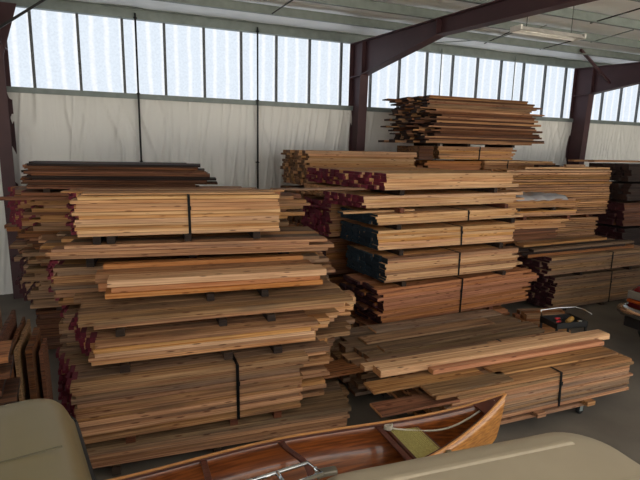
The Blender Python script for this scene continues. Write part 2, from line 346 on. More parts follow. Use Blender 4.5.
blocks(7.75,8.55,0,0,.1,1.05,(.2,1.2),'on the floor under the hidden pack by the middle pile')
blocks(7.75,8.55,0,1.05,1.1,1.05,(.2,1.2),'above the hidden pack by the middle pile')
blocks(-1.15,8.75,-5,0,.1,1.15,(.3,1.8,3.4),'on the floor beneath the wall side left pile')
blocks(-1.15,8.75,-5,.75,.8,1.15,(.3,1.8,3.4),'above the lowest pack of the wall side left pile')
blocks(-1.15,8.75,-5,1.45,1.5,1.15,(.3,1.8,3.4),'above the second pack of the wall side left pile')
blocks(-1.1,8.6,-6,2.02,2.07,1.15,(.3,1.8,3.2),'below the pack with the red end face')
blocks(7.45,10.58,-1,0,.1,1.1,(.3,1.8,3.2),'on the floor beneath the high ragged heap')
blocks(7.45,10.58,-1,1.4,1.46,1.1,(.3,1.8,3.2),'between the two lowest packs of the high heap')
blocks(10.2,9.65,-1,0,.1,.75,(.3,1.7),'on the floor beneath the tall neat right pile')
blocks(10.2,9.65,-1,1.1,1.16,.75,(.3,1.7),'above the lowest pack of the tall neat right pile')
blocks(10.2,9.65,-1,1.70,1.78,.75,(.3,1.7),'below the tallest pack of the tall neat right pile','red')
# Pile M: tan boards between middle pile and right pile ---------------------------------------------------
pack(7.75,8.55,0,1.55,1.1,.1,1.05,10,5,'brown','blue','raw',.05,.1,label='lowest hidden pack between the middle and right piles')
pack(7.75,8.5,0,1.9,1.1,1.1,1.68,9,5,'brown','blue','dark',.05,.1,layer_jr=.1,label='shadowed pack of brown boards right of the reddish strapped pack')
pack(7.9,8.38,-3,1.75,1.1,1.72,1.92,4,5,'pine','raw','raw',.05,.1,layer_jr=.1,label='thin pine pack low at the gap between the middle and right piles')
blocks(7.9,8.38,-3,1.92,2.0,1.05,(.5,1.75),'under the lower loose course at the gap','red')
pack(7.85,8.36,-2,2.3,1.1,2.0,2.12,3,5,'tan','raw','raw',.05,.2,layer_jr=.15,mixmats=(['pine'],.5),loose=True,label='',bl='tan board jutting right in the lower loose course at the gap',group='tan boards of the lower loose course at the gap')
blocks(7.9,8.36,-2,2.12,2.19,1.05,(.3,1.3),'between the two loose courses at the gap')
pack(7.8,8.36,-1,2.1,1.1,2.19,2.38,4,5,'pine','raw','raw',.06,.25,layer_jr=.3,mixmats=(['tan'],.5),loose=True,label='',bl='pine board jutting right in the upper loose course just below the grey plastic sheet',group='pine boards of the upper loose course at the gap')

# Pile H: tall neat tan stack at right ---------------------------------------------------
pack(10.2,9.65,-1,2.1,.78,.1,1.1,12,5,'tan','raw','raw',.03,.06,label='lowest pack of the tall neat right pile, hidden behind the grey boards')
pack(10.2,9.65,-1,2.15,.78,1.16,1.70,11,5,'tan','raw','raw',.03,.06,gapz=.16,label='lower visible pack of closely layered tan boards in the tall neat right pile')
pack(9.05,9.62,-1,3.58,.82,1.78,2.97,20,5,'tan','raw','raw',.03,.035,gapz=.2,mixmats=(['pine'],.3),layer_jr=.03,label='tallest pack of closely layered tan boards in the right pile',topmat='pale')
for k,(x,y,a_,L_,m_,lb) in enumerate([(9.6,9.62,-1,2.95,'pale','long pale board lying along the front on top of the tall neat right pile'),
     (10.9,9.95,-3,1.8,'pine','pine board resting askew on top of the tall neat right pile'),
     (10.3,10.22,0,2.2,'tan','tan board at the back on top of the tall neat right pile'),
     (12.4,9.95,-3,1.9,'pine','pine board spanning from the tall neat pile onto the dark pile at right'),
     (12.1,10.35,-1,2.6,'tan','tan board lying behind others across the top of the dark pile at right')]):
    loose(x,y,a_,L_,.22,.05,2.985 if k<3 else 3.17,m_,'raw',lb)
loose(10.45,10.02,0,.75,.16,.09,2.985,'vdark','dark','short black timber on top of the tall neat right pile')
loose(11.3,9.9,-9,.6,.1,.06,3.04,'pale','raw','short pale offcut lying across boards on top of the tall neat right pile')
# Pile N: dark packs by the right edge ---------------------------------------------------
lab=['lowest','second','third','fourth','topmost']
for k,(z0,z1) in enumerate([(.1,.7),(.76,1.4),(1.47,2.1),(2.17,2.62),(2.68,3.14)]):
    pack(12.85+.05*(k%2),9.2,-1,3.0,1.15,z0,z1,max(5,int((z1-z0)/.07)),5,'vdark' if k!=2 else 'dark',['maroon','maroon','maroon','dark','dark'][k],'dark',.08,.08,
         label=f'{lab[k]} pack of the very dark lumber pile at the right edge, beyond the grey boards')
# Pile J: grey weathered packs at right ---------------------------------------------------
blocks(8.75,7.62,0,0,.06,.8,(.3,1.5,2.6),'on the floor beneath the grey weathered packs at right')
pack(8.75,7.62,.5,3.1,.82,.06,.765,13,5,'grey','maroon','raw',.05,.08,layer_jl=.06,mixmats=(['weathered'],.4),straps=(1.75,),label='lower grey weathered pack at right, standing just above the bare floor',topmat='grey')
blocks(8.7,7.6,1,.765,.85,.78,(.72,2.35),'between the two grey weathered packs at right')
pack(8.4,7.55,1.5,3.5,.82,.85,1.23,7,5,'weathered','maroon','raw',.06,.08,layer_jl=.08,mixmats=(['grey'],.5),straps=(2.0,),label='upper grey weathered pack at right with a black strap, nearest the dark red pickup',topmat='weathered')
pack(8.0,7.68,2,3.2,.74,1.24,1.40,3,5,'grey','dark','raw',.25,.2,layer_jl=.3,mixmats=(['weathered','brown','vdark'],.6),loose=True,label='',bl='dark-edged weathered board lying loose on the grey packs at right',group='weathered boards loose on the grey packs at right')
loose(8.1,7.95,3,2.7,.24,.05,1.405,'tan','raw','light tan board highest on the loose weathered boards at right')
loose(8.25,8.22,1,2.6,.2,.05,1.405,'weathered','raw','weathered board behind the light tan one on the grey packs at right')

# Pile K: low pack on a dolly at front right ---------------------------------------------------
kx,ky,ka=3.32,4.24,-1.0
pack(kx,ky,ka,3.06,1.15,.25,.70,11,5,'weathered','raw','raw',.04,.03,straps=(1.80,),layer_jl=.1,layer_jr=.03,lext=lambda i,j:-.15*((i+j)%2),mixmats=(['tan','grey'],.6),
     label='low strapped pack of weathered boards on a wheeled dolly, in front of the canoe bow',topmat='tan',skew=0.05)
KT=.704
for i,(x,y,L_,w_,m_,lb) in enumerate([(2.62,4.52,1.5,.27,'tan','wide tan plank with a square left end lying loose on the dolly pack'),
     (3.2,4.26,1.15,.24,'weathered','weathered plank lying loose at the front edge of the dolly pack beside the canoe bow'),
     (2.95,5.10,1.9,.27,'weathered','weathered plank behind the long timbers on the dolly pack'),
     (4.25,4.40,2.05,.30,'tan','broad tan plank with the strap over it on the dolly pack')]):
    loose(x,y,ka-.5,L_,w_,.028,KT,m_,'raw',lb)
loose(2.55,4.22,-1,1.0,.28,.03,.60,'brown','raw','brown plank end poking out left beneath the tan planks by the canoe')
loose(2.86,4.80,-.9,3.78,.20,.085,KT+.032,'pale','raw','long pale timber lying across the low dolly pack, the highest and brightest one')
loose(2.76,5.02,-.9,3.4,.12,.06,KT+.032,'pale','raw','second pale timber just behind the long pale timber, its left end sticking out further')
loose(3.5,4.66,-1.3,2.85,.11,.06,KT+.032,'orange','raw','reddish timber lying in front of the long pale timber on the dolly pack')
# low pack behind K
blocks(3.0,5.6,0,0,.1,1.1,(.4,1.6,2.9),'on the floor beneath the low grey-brown pack')
pack(3.05,5.58,1,3.3,1.2,.1,.60,8,5,'weathered','brown','raw',.1,.08,layer_jl=.15,mixmats=(['grey'],.5),label='low pack of grey-brown boards between the dolly pack and the tall middle pile',topmat='grey')
for (x,y,L_,w_,m_,z_,lb) in [(3.45,5.72,2.9,.22,'grey',.604,'grey plank nearest the dolly pack on the low pack between the piles'),
     (3.35,6.05,2.4,.28,'weathered',.604,'weathered plank in the middle of the low pack between the piles'),
     (3.7,6.4,2.5,.25,'grey',.604,'grey plank at the back of the low pack right under the reddish pack'),
     (2.3,5.45,1.3,.25,'brown',.50,'dark brown plank end poking into the gap beside the front left pile')]:
    loose(x,y,1,L_,w_,.03,z_,m_,'raw',lb)
loose(2.45,5.75,2,.9,.22,.03,.45,'brown','raw','lower brown plank in the shadowed gap beside the front left pile')
pack(6.98,6.62,-14,.95,.36,0,.46,7,3,'brown','brown','raw',.08,.1,layer_jr=.12,layer_jl=.1,mixmats=(['tan','weathered'],.6),skew=0,label='small heap of short brown offcuts beside the black tool cart',cat='offcut pile',name='offcut_pile')
# dolly
d=empty('wooden_dolly',(kx,ky,0),R(ka)); tag(d,'wooden dolly on black casters carrying the low strapped pack at front right','dolly')
for y in (.05,.95):
    mb=MB(); mb.box(.1,2.42,y,y+.1,.13,.18); mb.build('rail',W['tan'],d,bevel=.005)
for x in (.55,1.4,2.24):
    mb=MB(); mb.box(x,x+.14,-.06,1.16,.185,.245); mb.build('cross_beam',W['tan'],d,bevel=.005)
for x in (.3,2.3):
    for y in (.1,1.0):
        mb=MB(); mb.box(x-.04,x+.04,y-.035,y+.035,.12,.128); mb.bar((x,y-.03,.12),(x,y-.03,.05),.05,.006,up=(0,1,0)); mb.bar((x,y+.03,.12),(x,y+.03,.05),.05,.006,up=(0,1,0))
        c=mb.build('caster',galv,d)
        mb=MB(); mb.tube([(x,y-.02,.055),(x,y+.02,.055)],.053,16); mb.build('wheel',rubber,c,True)

# grey plastic sheet draped at the gap
mb=MB(); nx,ny=26,14
for j in range(ny):
    for i in range(nx):
        x=8.15+1.5*i/(nx-1); y=8.36+.8*j/(ny-1); z=2.415+.055*(noise.noise((x*5,y*5,0))+.6)+.02*noise.noise((x*17,y*17,2))
        if j==0: z=2.36+.03*noise.noise((x*6,1,0)); 
        if j==0: y-=.04
        mb.v.append((x,y+.05*noise.noise((x*4,3,j*.2)),z))
for j in range(ny-1):
    for i in range(nx-1):
        a=j*nx+i; mb.f.append((a,a+1,a+nx+1,a+nx)); mb.m.append(0)
o=mb.build('plastic_sheet',plain('grey_plastic_film',(150,148,150),.35,0,.5,.12,5),None,True)
s=o.modifiers.new('s','SOLIDIFY'); s.thickness=.004
tag(o,'crumpled grey plastic sheet draped over boards by the right pile','plastic sheet')

# ---------------------------------------------------------------- canoe
def canoe():
    root=empty('wooden_canoe',(1.25,3.42,0),R(-1.0)); tag(root,'varnished cedar strip canoe between the vehicle roofs and the front left pile','canoe')
    HL=2.15
    def sheer(u): return .865+.27*abs(u)**3.4
    def half(u): return .42*max(0,(1-abs(u)**1.85))
    def keel(u): return .53+.05*abs(u)**5+ (.10*max(0,(abs(u)-.9)/.1)**2)
    def ring(u,inset=0,n=18):
        pts=[];h=max(.004,half(u)-inset); zs=sheer(u); zk=keel(u)+inset
        fl=1.0+.9*abs(u)**2
        for k in range(n+1):
            t=-1+2*k/n; a=t*math.pi/2
            y=h*math.copysign(abs(math.sin(a))**(.72*fl),t) ; z=zk+(zs-zk)*(1-math.cos(a)**.75 if abs(t)<1 else 1)
            x=u*HL
            # bow profile curves back under
            x+= (-.0)*0 - math.copysign(1,u)*(.07*max(0,(abs(u)-.8)/.2))*(1-(z-zk)/(zs-zk+1e-6))**1.6
            pts.append((x,y,z))
        return pts
    us=[-1+2*i/56 for i in range(57)]
    us=[max(-.998,min(.998,u)) for u in us]
    mb=MB(); n=19
    outer=[ring(u) for u in us]; inner=[ring(u,.014) for u in us]
    for rs in outer+inner: mb.v+=rs
    for i in range(len(us)-1):
        for k in range(n-1):
            a=i*n+k; mb.f.append((a,a+1,a+n+1,a+n)); mb.m.append(0)
            b=(len(us)+i)*n+k; mb.f.append((b,b+n,b+n+1,b+1)); mb.m.append(1)
        for k in (0,n-1):
            a=i*n+k;b=(len(us)+i)*n+k; mb.f.append((a,a+n,b+n,b) if k==0 else (a,b,b+n,a+n)); mb.m.append(0)
    def strip(name,c1,c2):
        m,nt,b=newmat(name);N=nt.nodes;L=nt.links
        tc=N.new('ShaderNodeTexCoord'); mp=N.new('ShaderNodeMapping'); mp.inputs['Scale'].default_value=(.9,26,42); L.new(tc.outputs['Object'],mp.inputs[0])
        nz=N.new('ShaderNodeTexNoise'); nz.inputs['Scale'].default_value=1.2; nz.inputs['Detail'].default_value=5; L.new(mp.outputs[0],nz.inputs['Vector'])
        r=N.new('ShaderNodeValToRGB'); r.color_ramp.elements[0].position=.35;r.color_ramp.elements[1].position=.65
        r.color_ramp.elements[0].color=srgb(*c1); r.color_ramp.elements[1].color=srgb(*c2); L.new(nz.outputs['Fac'],r.inputs[0]); L.new(r.outputs[0],b.inputs['Base Color'])
        b.inputs['Roughness'].default_value=.35; b.inputs['Coat Weight'].default_value=.8; b.inputs['Coat Roughness'].default_value=.06
        return m
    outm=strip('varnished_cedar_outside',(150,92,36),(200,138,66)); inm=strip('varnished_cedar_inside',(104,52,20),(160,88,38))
    mb.build('hull',[outm,inm],root,True)
    gm=plain('varnished_ash',(196,138,80),.35,0,.5,.12,10); dm=plain('varnished_mahogany',(88,42,28),.35,0,.5,.15,12)
    for sgn in (-1,1):
        mb=MB(); mb.tube([(u*HL*.998,sgn*(half(u)+.004),sheer(u)) for u in us],.013,8); mb.build('gunwale',gm,root,True)
        mb=MB(); mb.tube([(u*HL,sgn*max(.0,half(u)-.022),sheer(u)-.006) for u in us[3:-3]],.009,6); mb.build('inwale',dm,root,True)
    for u,curve in ((-.30,.0),(.04,.05),(.44,0)):
        mb=MB(); h=half(u)-.02; pts=[]
        for k in range(13):
            t=-1+2*k/12; pts.append((u*HL+curve*math.cos(t*math.pi)*(1),t*h,sheer(u)-.02))
        for a,b_ in zip(pts[:-1],pts[1:]): mb.bar(a,b_,.05,.02)
        mb.build('yoke' if curve else 'thwart',dm,root,bevel=.003)
    # decks
    for sgn in (-1,1):
        mb=MB(); pts=[]
        for q in (.86,.91,.96,.99): pts.append((sgn*q*HL,half(q)-.01,sheer(q)+.004))
        top=[(x,y,z) for x,y,z in pts]+[(x,-y,z) for x,y,z in pts[::-1]]
        if sgn<0: top=top[::-1]
        mb.rings([[(x,y,z-.012) for x,y,z in top],top]); mb.build('deck',dm,root)
    # cane seat
    u0,u1=.485,.615; z=sheer(.52)-.075
    canem=plain('woven_cane',(176,166,104),.7,0,.3,.2,60)
    nt=canem.node_tree
    mb=MB(); h0=half(u0)-.05;h1=half(u1)-.035
    mb.rings([[(u0*HL,-h0,z),(u1*HL,-h1,z),(u1*HL,h1,z),(u0*HL,h0,z)],[(u0*HL,-h0,z+.012),(u1*HL,-h1,z+.012),(u1*HL,h1,z+.012),(u0*HL,h0,z+.012)]])
    # woven ribs across
    for k in range(14):
        x=u0*HL+(u1-u0)*HL*(k+.5)/14; hh=h0+(h1-h0)*(k+.5)/14-.01; mb.bar((x,-hh,z+.014),(x,hh,z+.014),.010,.006)
    seat=mb.build('seat',canem,root)
    for uu,hh in ((u0,h0),(u1,h1)):
        mb=MB(); mb.bar((uu*HL,-hh-.02,z),(uu*HL,hh+.02,z),.035,.028); mb.build('seat_frame',dm,seat)
    # small cleat on the outside near the bow
    mb=MB(); mb.box(.60*HL,.60*HL+.05,-half(.61)-.03,-half(.61)-.008,sheer(.61)-.075,sheer(.61)-.025); mb.build('cleat',plain('aged_brass',(120,110,84),.4,.6),root,bevel=.004)
    # light bow line (things lying in the canoe stay separate)
    rp=[]
    for k in range(30):
        t=k/29; u=.47+.47*t
        rp.append((1.25+u*HL, 3.42+ (half(u)-.055)*(1-t*.75)-.037*u +.01*math.sin(9*t), sheer(u)-.02-.09*math.sin(math.pi*t)+.02*t))
    mb=MB(); mb.tube(rp,.009,6)
    c0=Vector(rp[0])
    mb.tube([c0+Vector((.035*math.cos(a)+.01*math.sin(2*a)+.02,.03*math.sin(a)-.02,-.01+.012*a/6)) for a in [x*.45 for x in range(44)]],.008,6)
    o=mb.build('bow_rope',plain('white_rope',(200,192,176),.8,0,.2,.1,80),None,True); tag(o,'white rope lying inside the canoe from the cane seat to the bow','rope')
canoe()
for x,lb in ((.15,'left'),(2.35,'right')):
    sh=empty('sawhorse',(x,3.42,0)); tag(sh,f'{lb} wooden sawhorse carrying the canoe','sawhorse','sawhorses under the canoe')
    mb=MB(); mb.box(-.045,.045,-.42,.42,.445,.525); mb.build('top_rail',W['tan'],sh,bevel=.004)
    for sx in (-1,1):
        for sy in (-1,1):
            mb=MB(); mb.bar((sx*.04,sy*.36,.44),(sx*.2,sy*.4,.0),.08,.035,up=(1,0,0)); mb.build('leg',W['tan'],sh)

# ---------------------------------------------------------------- vehicles
def rrect(w,l,r,z,inset=0,n=6,ox=0,oy=0):
    pts=[];w2=w-2*inset;l2=l-2*inset;r=max(.02,r-inset*.6)
    for cx,cy,a0 in ((w2-r,l2-r,0),(r,l2-r,90),(r,r,180),(w2-r,r,270)):
        for k in range(n+1):
            a=R(a0+90*k/n); pts.append((inset+cx+r*math.cos(a)+ox,inset+cy+r*math.sin(a)+oy,z))
    return pts
def wheel(parent,x,y,r,wd,axis='x',hub=chrome):
    mb=MB(); 
    prof=[(-wd/2,r*.62),(-wd/2,r*.92),(-wd*.38,r),(wd*.38,r),(wd/2,r*.92),(wd/2,r*.62)]
    rings=[]
    for d_,rr in prof:
        rings.append([((x+d_ if axis=='x' else x+rr*math.cos(t)),(y+rr*math.cos(t) if axis=='x' else y+d_),r+rr*math.sin(t)) for t in [2*math.pi*k/28 for k in range(28)]])
    mb.rings(rings); o=mb.build('tire',rubber,parent,True)
    mb=MB(); rings=[]
    for d_,rr in ((-wd*.52,r*.2),(-wd*.46,r*.6),(wd*.46,r*.6),(wd*.52,r*.2)):
        rings.append([((x+d_ if axis=='x' else x+rr*math.cos(t)),(y+rr*math.cos(t) if axis=='x' else y+d_),r+rr*math.sin(t)) for t in [2*math.pi*k/20 for k in range(20)]])
    mb.rings(rings); mb.build('wheel_rim',hub,o)
glass=plain('dark_window_glass',(20,24,26),.08,0,.8,.05)
def box_vehicle(name,label,loc,rz,w,l,H,paint,paint2,ribs=(),r=.22,slope=.18,seam=None,roofedge=.10):
    """roof seen from above; local y runs away from the camera, nose at y=0 side is the far end"""
    root=empty(name,loc,rz); tag(root,label,'vehicle')
    mb=MB()
    body=[(.0,.42),(.0,1.02)]
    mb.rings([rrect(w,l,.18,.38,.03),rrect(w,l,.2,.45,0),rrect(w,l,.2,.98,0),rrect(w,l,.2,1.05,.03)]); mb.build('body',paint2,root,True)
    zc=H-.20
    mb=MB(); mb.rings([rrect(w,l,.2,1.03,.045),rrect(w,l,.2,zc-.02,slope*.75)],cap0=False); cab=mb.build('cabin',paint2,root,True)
    # windows as panels on each side
    s0=.045;s1=slope*.75
    def sidez(z): return s0+(s1-s0)*(z-1.03)/(zc-1.05)
    for sx in (0,1):
        for (ya,yb) in ((.3,l*.34),(l*.37,l*.66),(l*.69,l-.35)):
            mb=MB(); q=[]
            for z,yy in ((1.1,ya),(1.1,yb),(zc-.1,yb),(zc-.1,ya)):
                i=sidez(z)-.006; q.append(((i if sx==0 else w-i),yy,z))
            q2=[(x+(.02 if sx==0 else -.02),y,z) for x,y,z in q]
            mb.rings([q,q2]); mb.build('side_window',glass,root)
    for sy in (0,1):
        mb=MB(); q=[]
        for z,xx in ((1.1,.28),(1.1,w-.28),(zc-.1,w-.32),(zc-.1,.32)):
            i=sidez(z)-.006; q.append((xx,(i if sy==0 else l-i),z))
        q2=[(x,y+(.02 if sy==0 else -.02),z) for x,y,z in q]
        mb.rings([q,q2]); mb.build('windshield' if sy else 'rear_window',glass,root)
    # roof: gutter, curved shoulder, flat crown
    mb=MB(); sh=slope*.7
    prof=[(zc-.03,sh+.03),(zc-.02,sh),(zc+.005,sh-.012),(zc+.02,sh),(zc+.07,sh+roofedge*.35),(zc+.12,sh+roofedge*.8),(zc+.155,sh+roofedge*1.35),(zc+.178,sh+roofedge*2.2),(zc+.192,sh+roofedge*3.6),(zc+.2,sh+roofedge*6)]
    mb.rings([rrect(w,l,r+.12,z,i,8) for z,i in prof])
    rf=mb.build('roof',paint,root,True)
    for (ya,x0,x1) in ribs:
        mb=MB(); mb.rings([[(x0,ya-.03,zc+.188),(x1,ya-.03,zc+.188),(x1,ya+.03,zc+.188),(x0,ya+.03,zc+.188)],[(x0+.03,ya-.012,zc+.206),(x1-.03,ya-.012,zc+.206),(x1-.03,ya+.012,zc+.206),(x0+.03,ya+.012,zc+.206)]])
        mb.build('roof_rib',paint,rf,bevel=.004)
    mb=MB(); mb.tube([ (x,y,zc-.0) for x,y,z in rrect(w,l,r+.12,0,sh-.014,8)]+[(rrect(w,l,r+.12,0,sh-.014,8)[0][0],rrect(w,l,r+.12,0,sh-.014,8)[0][1],zc)],.012,6); mb.build('roof_gasket',black,root,True)
    for x in (.02,w-.02):
        for y in (l*.2,l*.8): wheel(root,x,y,.36,.22,'x')
    return root,zc
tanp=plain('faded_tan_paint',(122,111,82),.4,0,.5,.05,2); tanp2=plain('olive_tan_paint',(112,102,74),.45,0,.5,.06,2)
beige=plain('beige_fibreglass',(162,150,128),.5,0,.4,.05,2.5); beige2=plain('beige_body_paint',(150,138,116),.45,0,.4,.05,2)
# tan vehicle: far right corner of roof about (-.41,3.05), heading 107 deg
rz=R(10); w=1.75; l=3.2
# local (w,l) corner -> world
def place(cx,cy,rz,lx,ly): return (cx-(lx*math.cos(rz)-ly*math.sin(rz)),cy-(lx*math.sin(rz)+ly*math.cos(rz)),0)
tv,tz=box_vehicle('tan_vehicle','faded tan vehicle at lower left, its rounded roof beside the front left pile',place(-.20,3.24,rz,w,l),rz,w,l,2.02,tanp,tanp2,slope=.14,roofedge=.05,r=.12)
mb=MB(); mb.box(w-.05,w+.1,l-1.0,l-.93,1.36,1.5); mb.box(w+.02,w+.06,l-1.02,l-.98,1.2,1.4); mb.build('side_mirror',chrome,tv,bevel=.015)
mb=MB(); mb.box(.2,w-.2,l-.83,l-.822,tz+.2,tz+.204); mb.build('roof_seam',plain('seam_sealer',(90,84,62),.7),tv)
rz2=R(-4.5); w2=1.9;l2=3.1
bv,bz=box_vehicle('beige_vehicle','beige vehicle at lower right with a ribbed pale roof nearer than the canoe',place(2.47,1.88,rz2,w2,l2),rz2,w2,l2,1.98,beige,beige2,
     ribs=((l2-.30,.42,1.55),(l2-.62,.42,1.66),(l2-.94,.42,1.66)),slope=.12,roofedge=.045,r=.2)
# roof rack end on the beige roof
rr=empty('roof_rack',(0,0,0)); rr.parent=bv
zt=bz+.2
mb=MB(); mb.tube([(-.12,l2-.19,zt+.03),(.20,l2-.13,zt+.03),(.24,l2-.22,zt+.03),(-.1,l2-.29,zt+.03)],.009,8)
mb.tube([(.05,l2-.16,zt+.03),(.07,l2-.27,zt+.03)],.010,8); mb.tube([(.22,l2-.17,zt+.03),(.24,l2-.17,zt-.03)],.008,8)
mb.build('rack_bar',chrome,rr,True)
mb=MB(); mb.box(.22,.32,l2-.20,l2-.16,zt-.01,zt+.015); mb.build('rack_bracket',plain('dull_hardware',(110,104,92),.4,.6),rr,bevel=.006)

# dark red pickup entering at right edge
def pickup():
    root=empty('pickup_truck',(8.24,3.9,0),0); tag(root,'dark red pickup truck at the right edge with a chrome bumper','pickup truck')
    redp=plain('dark_red_paint',(110,22,30),.25,0,.6,.05,2)
    def sect(x,z0,z1,y0=0,y1=1.85,c=.08): return [(x,y0+c,z0),(x,y1-c,z0),(x,y1,z0+c),(x,y1,z1-c*1.4),(x,y1-c*1.4,z1),(x,y0+c*1.4,z1),(x,y0,z1-c*1.4),(x,y0,z0+c)]
    mb=MB(); mb.rings([sect(.12,.55,1.10,.05,1.80),sect(.22,.5,1.17,.02,1.83),sect(1.5,.45,1.22),sect(1.6,.42,1.2),sect(4.9,.45,1.2),sect(5.1,.5,1.15)]); mb.build('body',redp,root,True,bevel=.0)
    mb=MB(); mb.rings([sect(1.55,1.15,1.25,.1,1.75,.03),sect(2.3,1.15,1.78,.22,1.63,.06),sect(3.3,1.15,1.78,.22,1.63,.06),sect(3.5,1.15,1.25,.1,1.75,.03)]); mb.build('cab',redp,root)
    for y in (.15,1.66):
        mb=MB(); mb.rings([[(2.0,y,1.27),(3.25,y,1.27),(3.2,y+(.07 if y<1 else -.07),1.7),(2.35,y+(.07 if y<1 else -.07),1.7)],[(2.0,y+.03,1.27),(3.25,y+.03,1.27),(3.2,y+.09,1.7),(2.35,y+.09,1.7)]]); mb.build('side_window',glass,root)
    mb=MB(); mb.tube([(.10,-.03,.71),(.03,.08,.71),(.0,.3,.71),(-.03,.9,.71),(.0,1.55,.71),(.03,1.78,.71),(.10,1.89,.71)],.095,12); mb.box(.06,.5,-.03,.03,.60,.80);mb.box(.06,.5,1.82,1.88,.60,.80); mb.build('bumper',chrome,root,True)
    mb=MB(); mb.box(.05,.2,.05,1.8,.42,.6); mb.build('bumper_valance',black,root,bevel=.02)
    mb=MB(); mb.box(.1,.16,.5,1.35,.82,1.04)
    for k in range(4): mb.box(.085,.1,.5,1.35,.84+.05*k,.86+.05*k)
    mb.build('grille',black,root)
    lens=plain('headlight_lens',(120,116,110),.15,.2); amber=plain('amber_lens',(150,64,20),.25)
    for y in (.02,1.4):
        h=empty('headlight'); h.parent=root
        mb=MB(); mb.box(.08,.36 if y<1 else .3,y-.015,y+.42,.92,1.06); mb.build('headlight_glass',lens,h,bevel=.02)
        mb=MB(); mb.box(.08,.34 if y<1 else .3,y-.018,y+.42,.85,.905); mb.build('turn_signal',amber,h,bevel=.015)
    for x in (.85,4.1):
        for y in (.1,1.72): wheel(root,x,y,.38,.24,'y')
    mb=MB(); mb.tube([(.85+.46*math.cos(t),-.012,.40+.46*math.sin(t)) for t in [math.pi*k/16 for k in range(17)]],.03,6); mb.build('wheel_arch',black,root)
pickup()

# utility cart with tools behind the dolly pack
def cart():
    root=empty('tool_cart',(6.78,5.78,0),R(-8)); tag(root,'black utility cart holding tools, behind the dolly pack by the open floor','cart')
    mb=MB(); mb.box(0,.62,0,.42,.50,.52); mb.box(0,.62,0,.015,.5,.6);mb.box(0,.62,.405,.42,.5,.6);mb.box(0,.015,0,.42,.5,.6);mb.box(.605,.62,0,.42,.5,.6); mb.build('tray',black,root)
    mb=MB(); mb.box(0,.62,0,.42,.14,.16); mb.box(0,.62,0,.012,.14,.22); mb.build('shelf',black,root)
    for x in (.02,.6):
        for y in (.02,.4):
            mb=MB(); mb.box(x-.015,x+.015,y-.015,y+.015,.1,.5); mb.build('leg',black,root)
            mb=MB(); mb.tube([(x,y-.015,.05),(x,y+.015,.05)],.05,14); mb.build('wheel',rubber,root,True)
    mb=MB(); mb.tube([(.02,.40,.58),(.0,.42,.70),(.35,.42,.72),(.70,.40,.72),(.74,.22,.72),(.72,.04,.70)],.014,8); mb.build('handle',chrome,root,True)
cart()
redpl=plain('red_handle_plastic',(190,24,36),.4); ylw=plain('yellow_tool_plastic',(170,130,60),.5); 
for k,(x,y,dx,dy,m) in enumerate([(6.86,5.86,.16,.05,redpl),(6.93,5.95,.15,.03,redpl)]):
    t=empty('screwdriver',(0,0,0)); tag(t,['red-handled tool nearest the front of the black cart tray','red-handled tool lying behind the other one in the black cart tray'][k],'hand tool')
    mb=MB(); mb.tube([(x,y,.60+.02*k),(x+dx*.8,y+dy*.8,.58+.02*k)],[.016,.02],8); mb.build('handle',m,t,True)
    mb=MB(); mb.tube([(x+dx*.8,y+dy*.8,.58+.02*k),(x+dx*1.6,y+dy*1.6,.545)],.006,6); mb.build('shaft',chrome,t,True)
mb=MB(); mb.tube([(7.17,5.92,.545),(7.27,5.93,.57),(7.31,5.93,.60)],[.035,.045,.035],10); o=mb.build('tape_roll',ylw,None,True); tag(o,'yellow-brown tape roll in the black cart tray','tape')
mb=MB(); mb.tube([(7.30,5.80,.55),(7.36,5.79,.56)],.04,12); o=mb.build('metal_can',chrome,None,True); tag(o,'shiny metal can at the right end of the cart tray','can')

# ---------------------------------------------------------------- clutter at the far left: boards and sheets stored on edge
offc=[
 (-1.13,4.6,5.5,1.84,.06,'dark','upright dark board on edge with a notched top, leftmost of the boards stood on edge'),
 (-1.04,4.55,5.5,1.86,.05,'weathered','upright weathered board on edge, second from the left of those beside the piles'),
 (-.95,4.40,5.3,1.60,.03,'dark','large dark sheet stood on edge facing the tan vehicle'),
 (-.88,4.60,5.4,1.80,.03,'dark','narrow dark board stood on edge behind the large dark sheet'),
 (-.81,4.65,5.5,1.69,.022,'dark','thin dark board stood on edge, left of a close pair'),
 (-.77,4.66,5.5,1.66,.022,'weathered','thin paler board stood on edge, right of a close pair'),
 (-.70,4.75,5.35,1.62,.05,'dark','thick dark plank stood on edge close to the red-ended packs'),
 (-.61,4.85,5.2,1.55,.03,'dark','slim dark board stood on edge tight against the front left pile')]
for k,(x,y0,y1,zt_,th,m,lb) in enumerate(offc):
    mb=MB(); nn=7; rings=[]
    for i in range(nn+1):
        u=i/nn; y=y0+(y1-y0)*u; zz=zt_+(.018*((i%2)*2-1) if k==0 else .006*math.sin(i*2.))+.0*u
        rings.append([(-.0,y,0),(th,y,0),(th-.12+0,y,zz),(-.12+0,y,zz)])
    mb.rings([[(a+(.09 if a<0 or abs(a-(th-.12))<1e-6 else 0),b,c) for a,b,c in r] for r in rings]); o=mb.build('board',W[m]); o.location=(x,0,0); o.rotation_euler=(0,0,0)
    tag(o,lb,'board','boards stood on edge beside the front left pile')
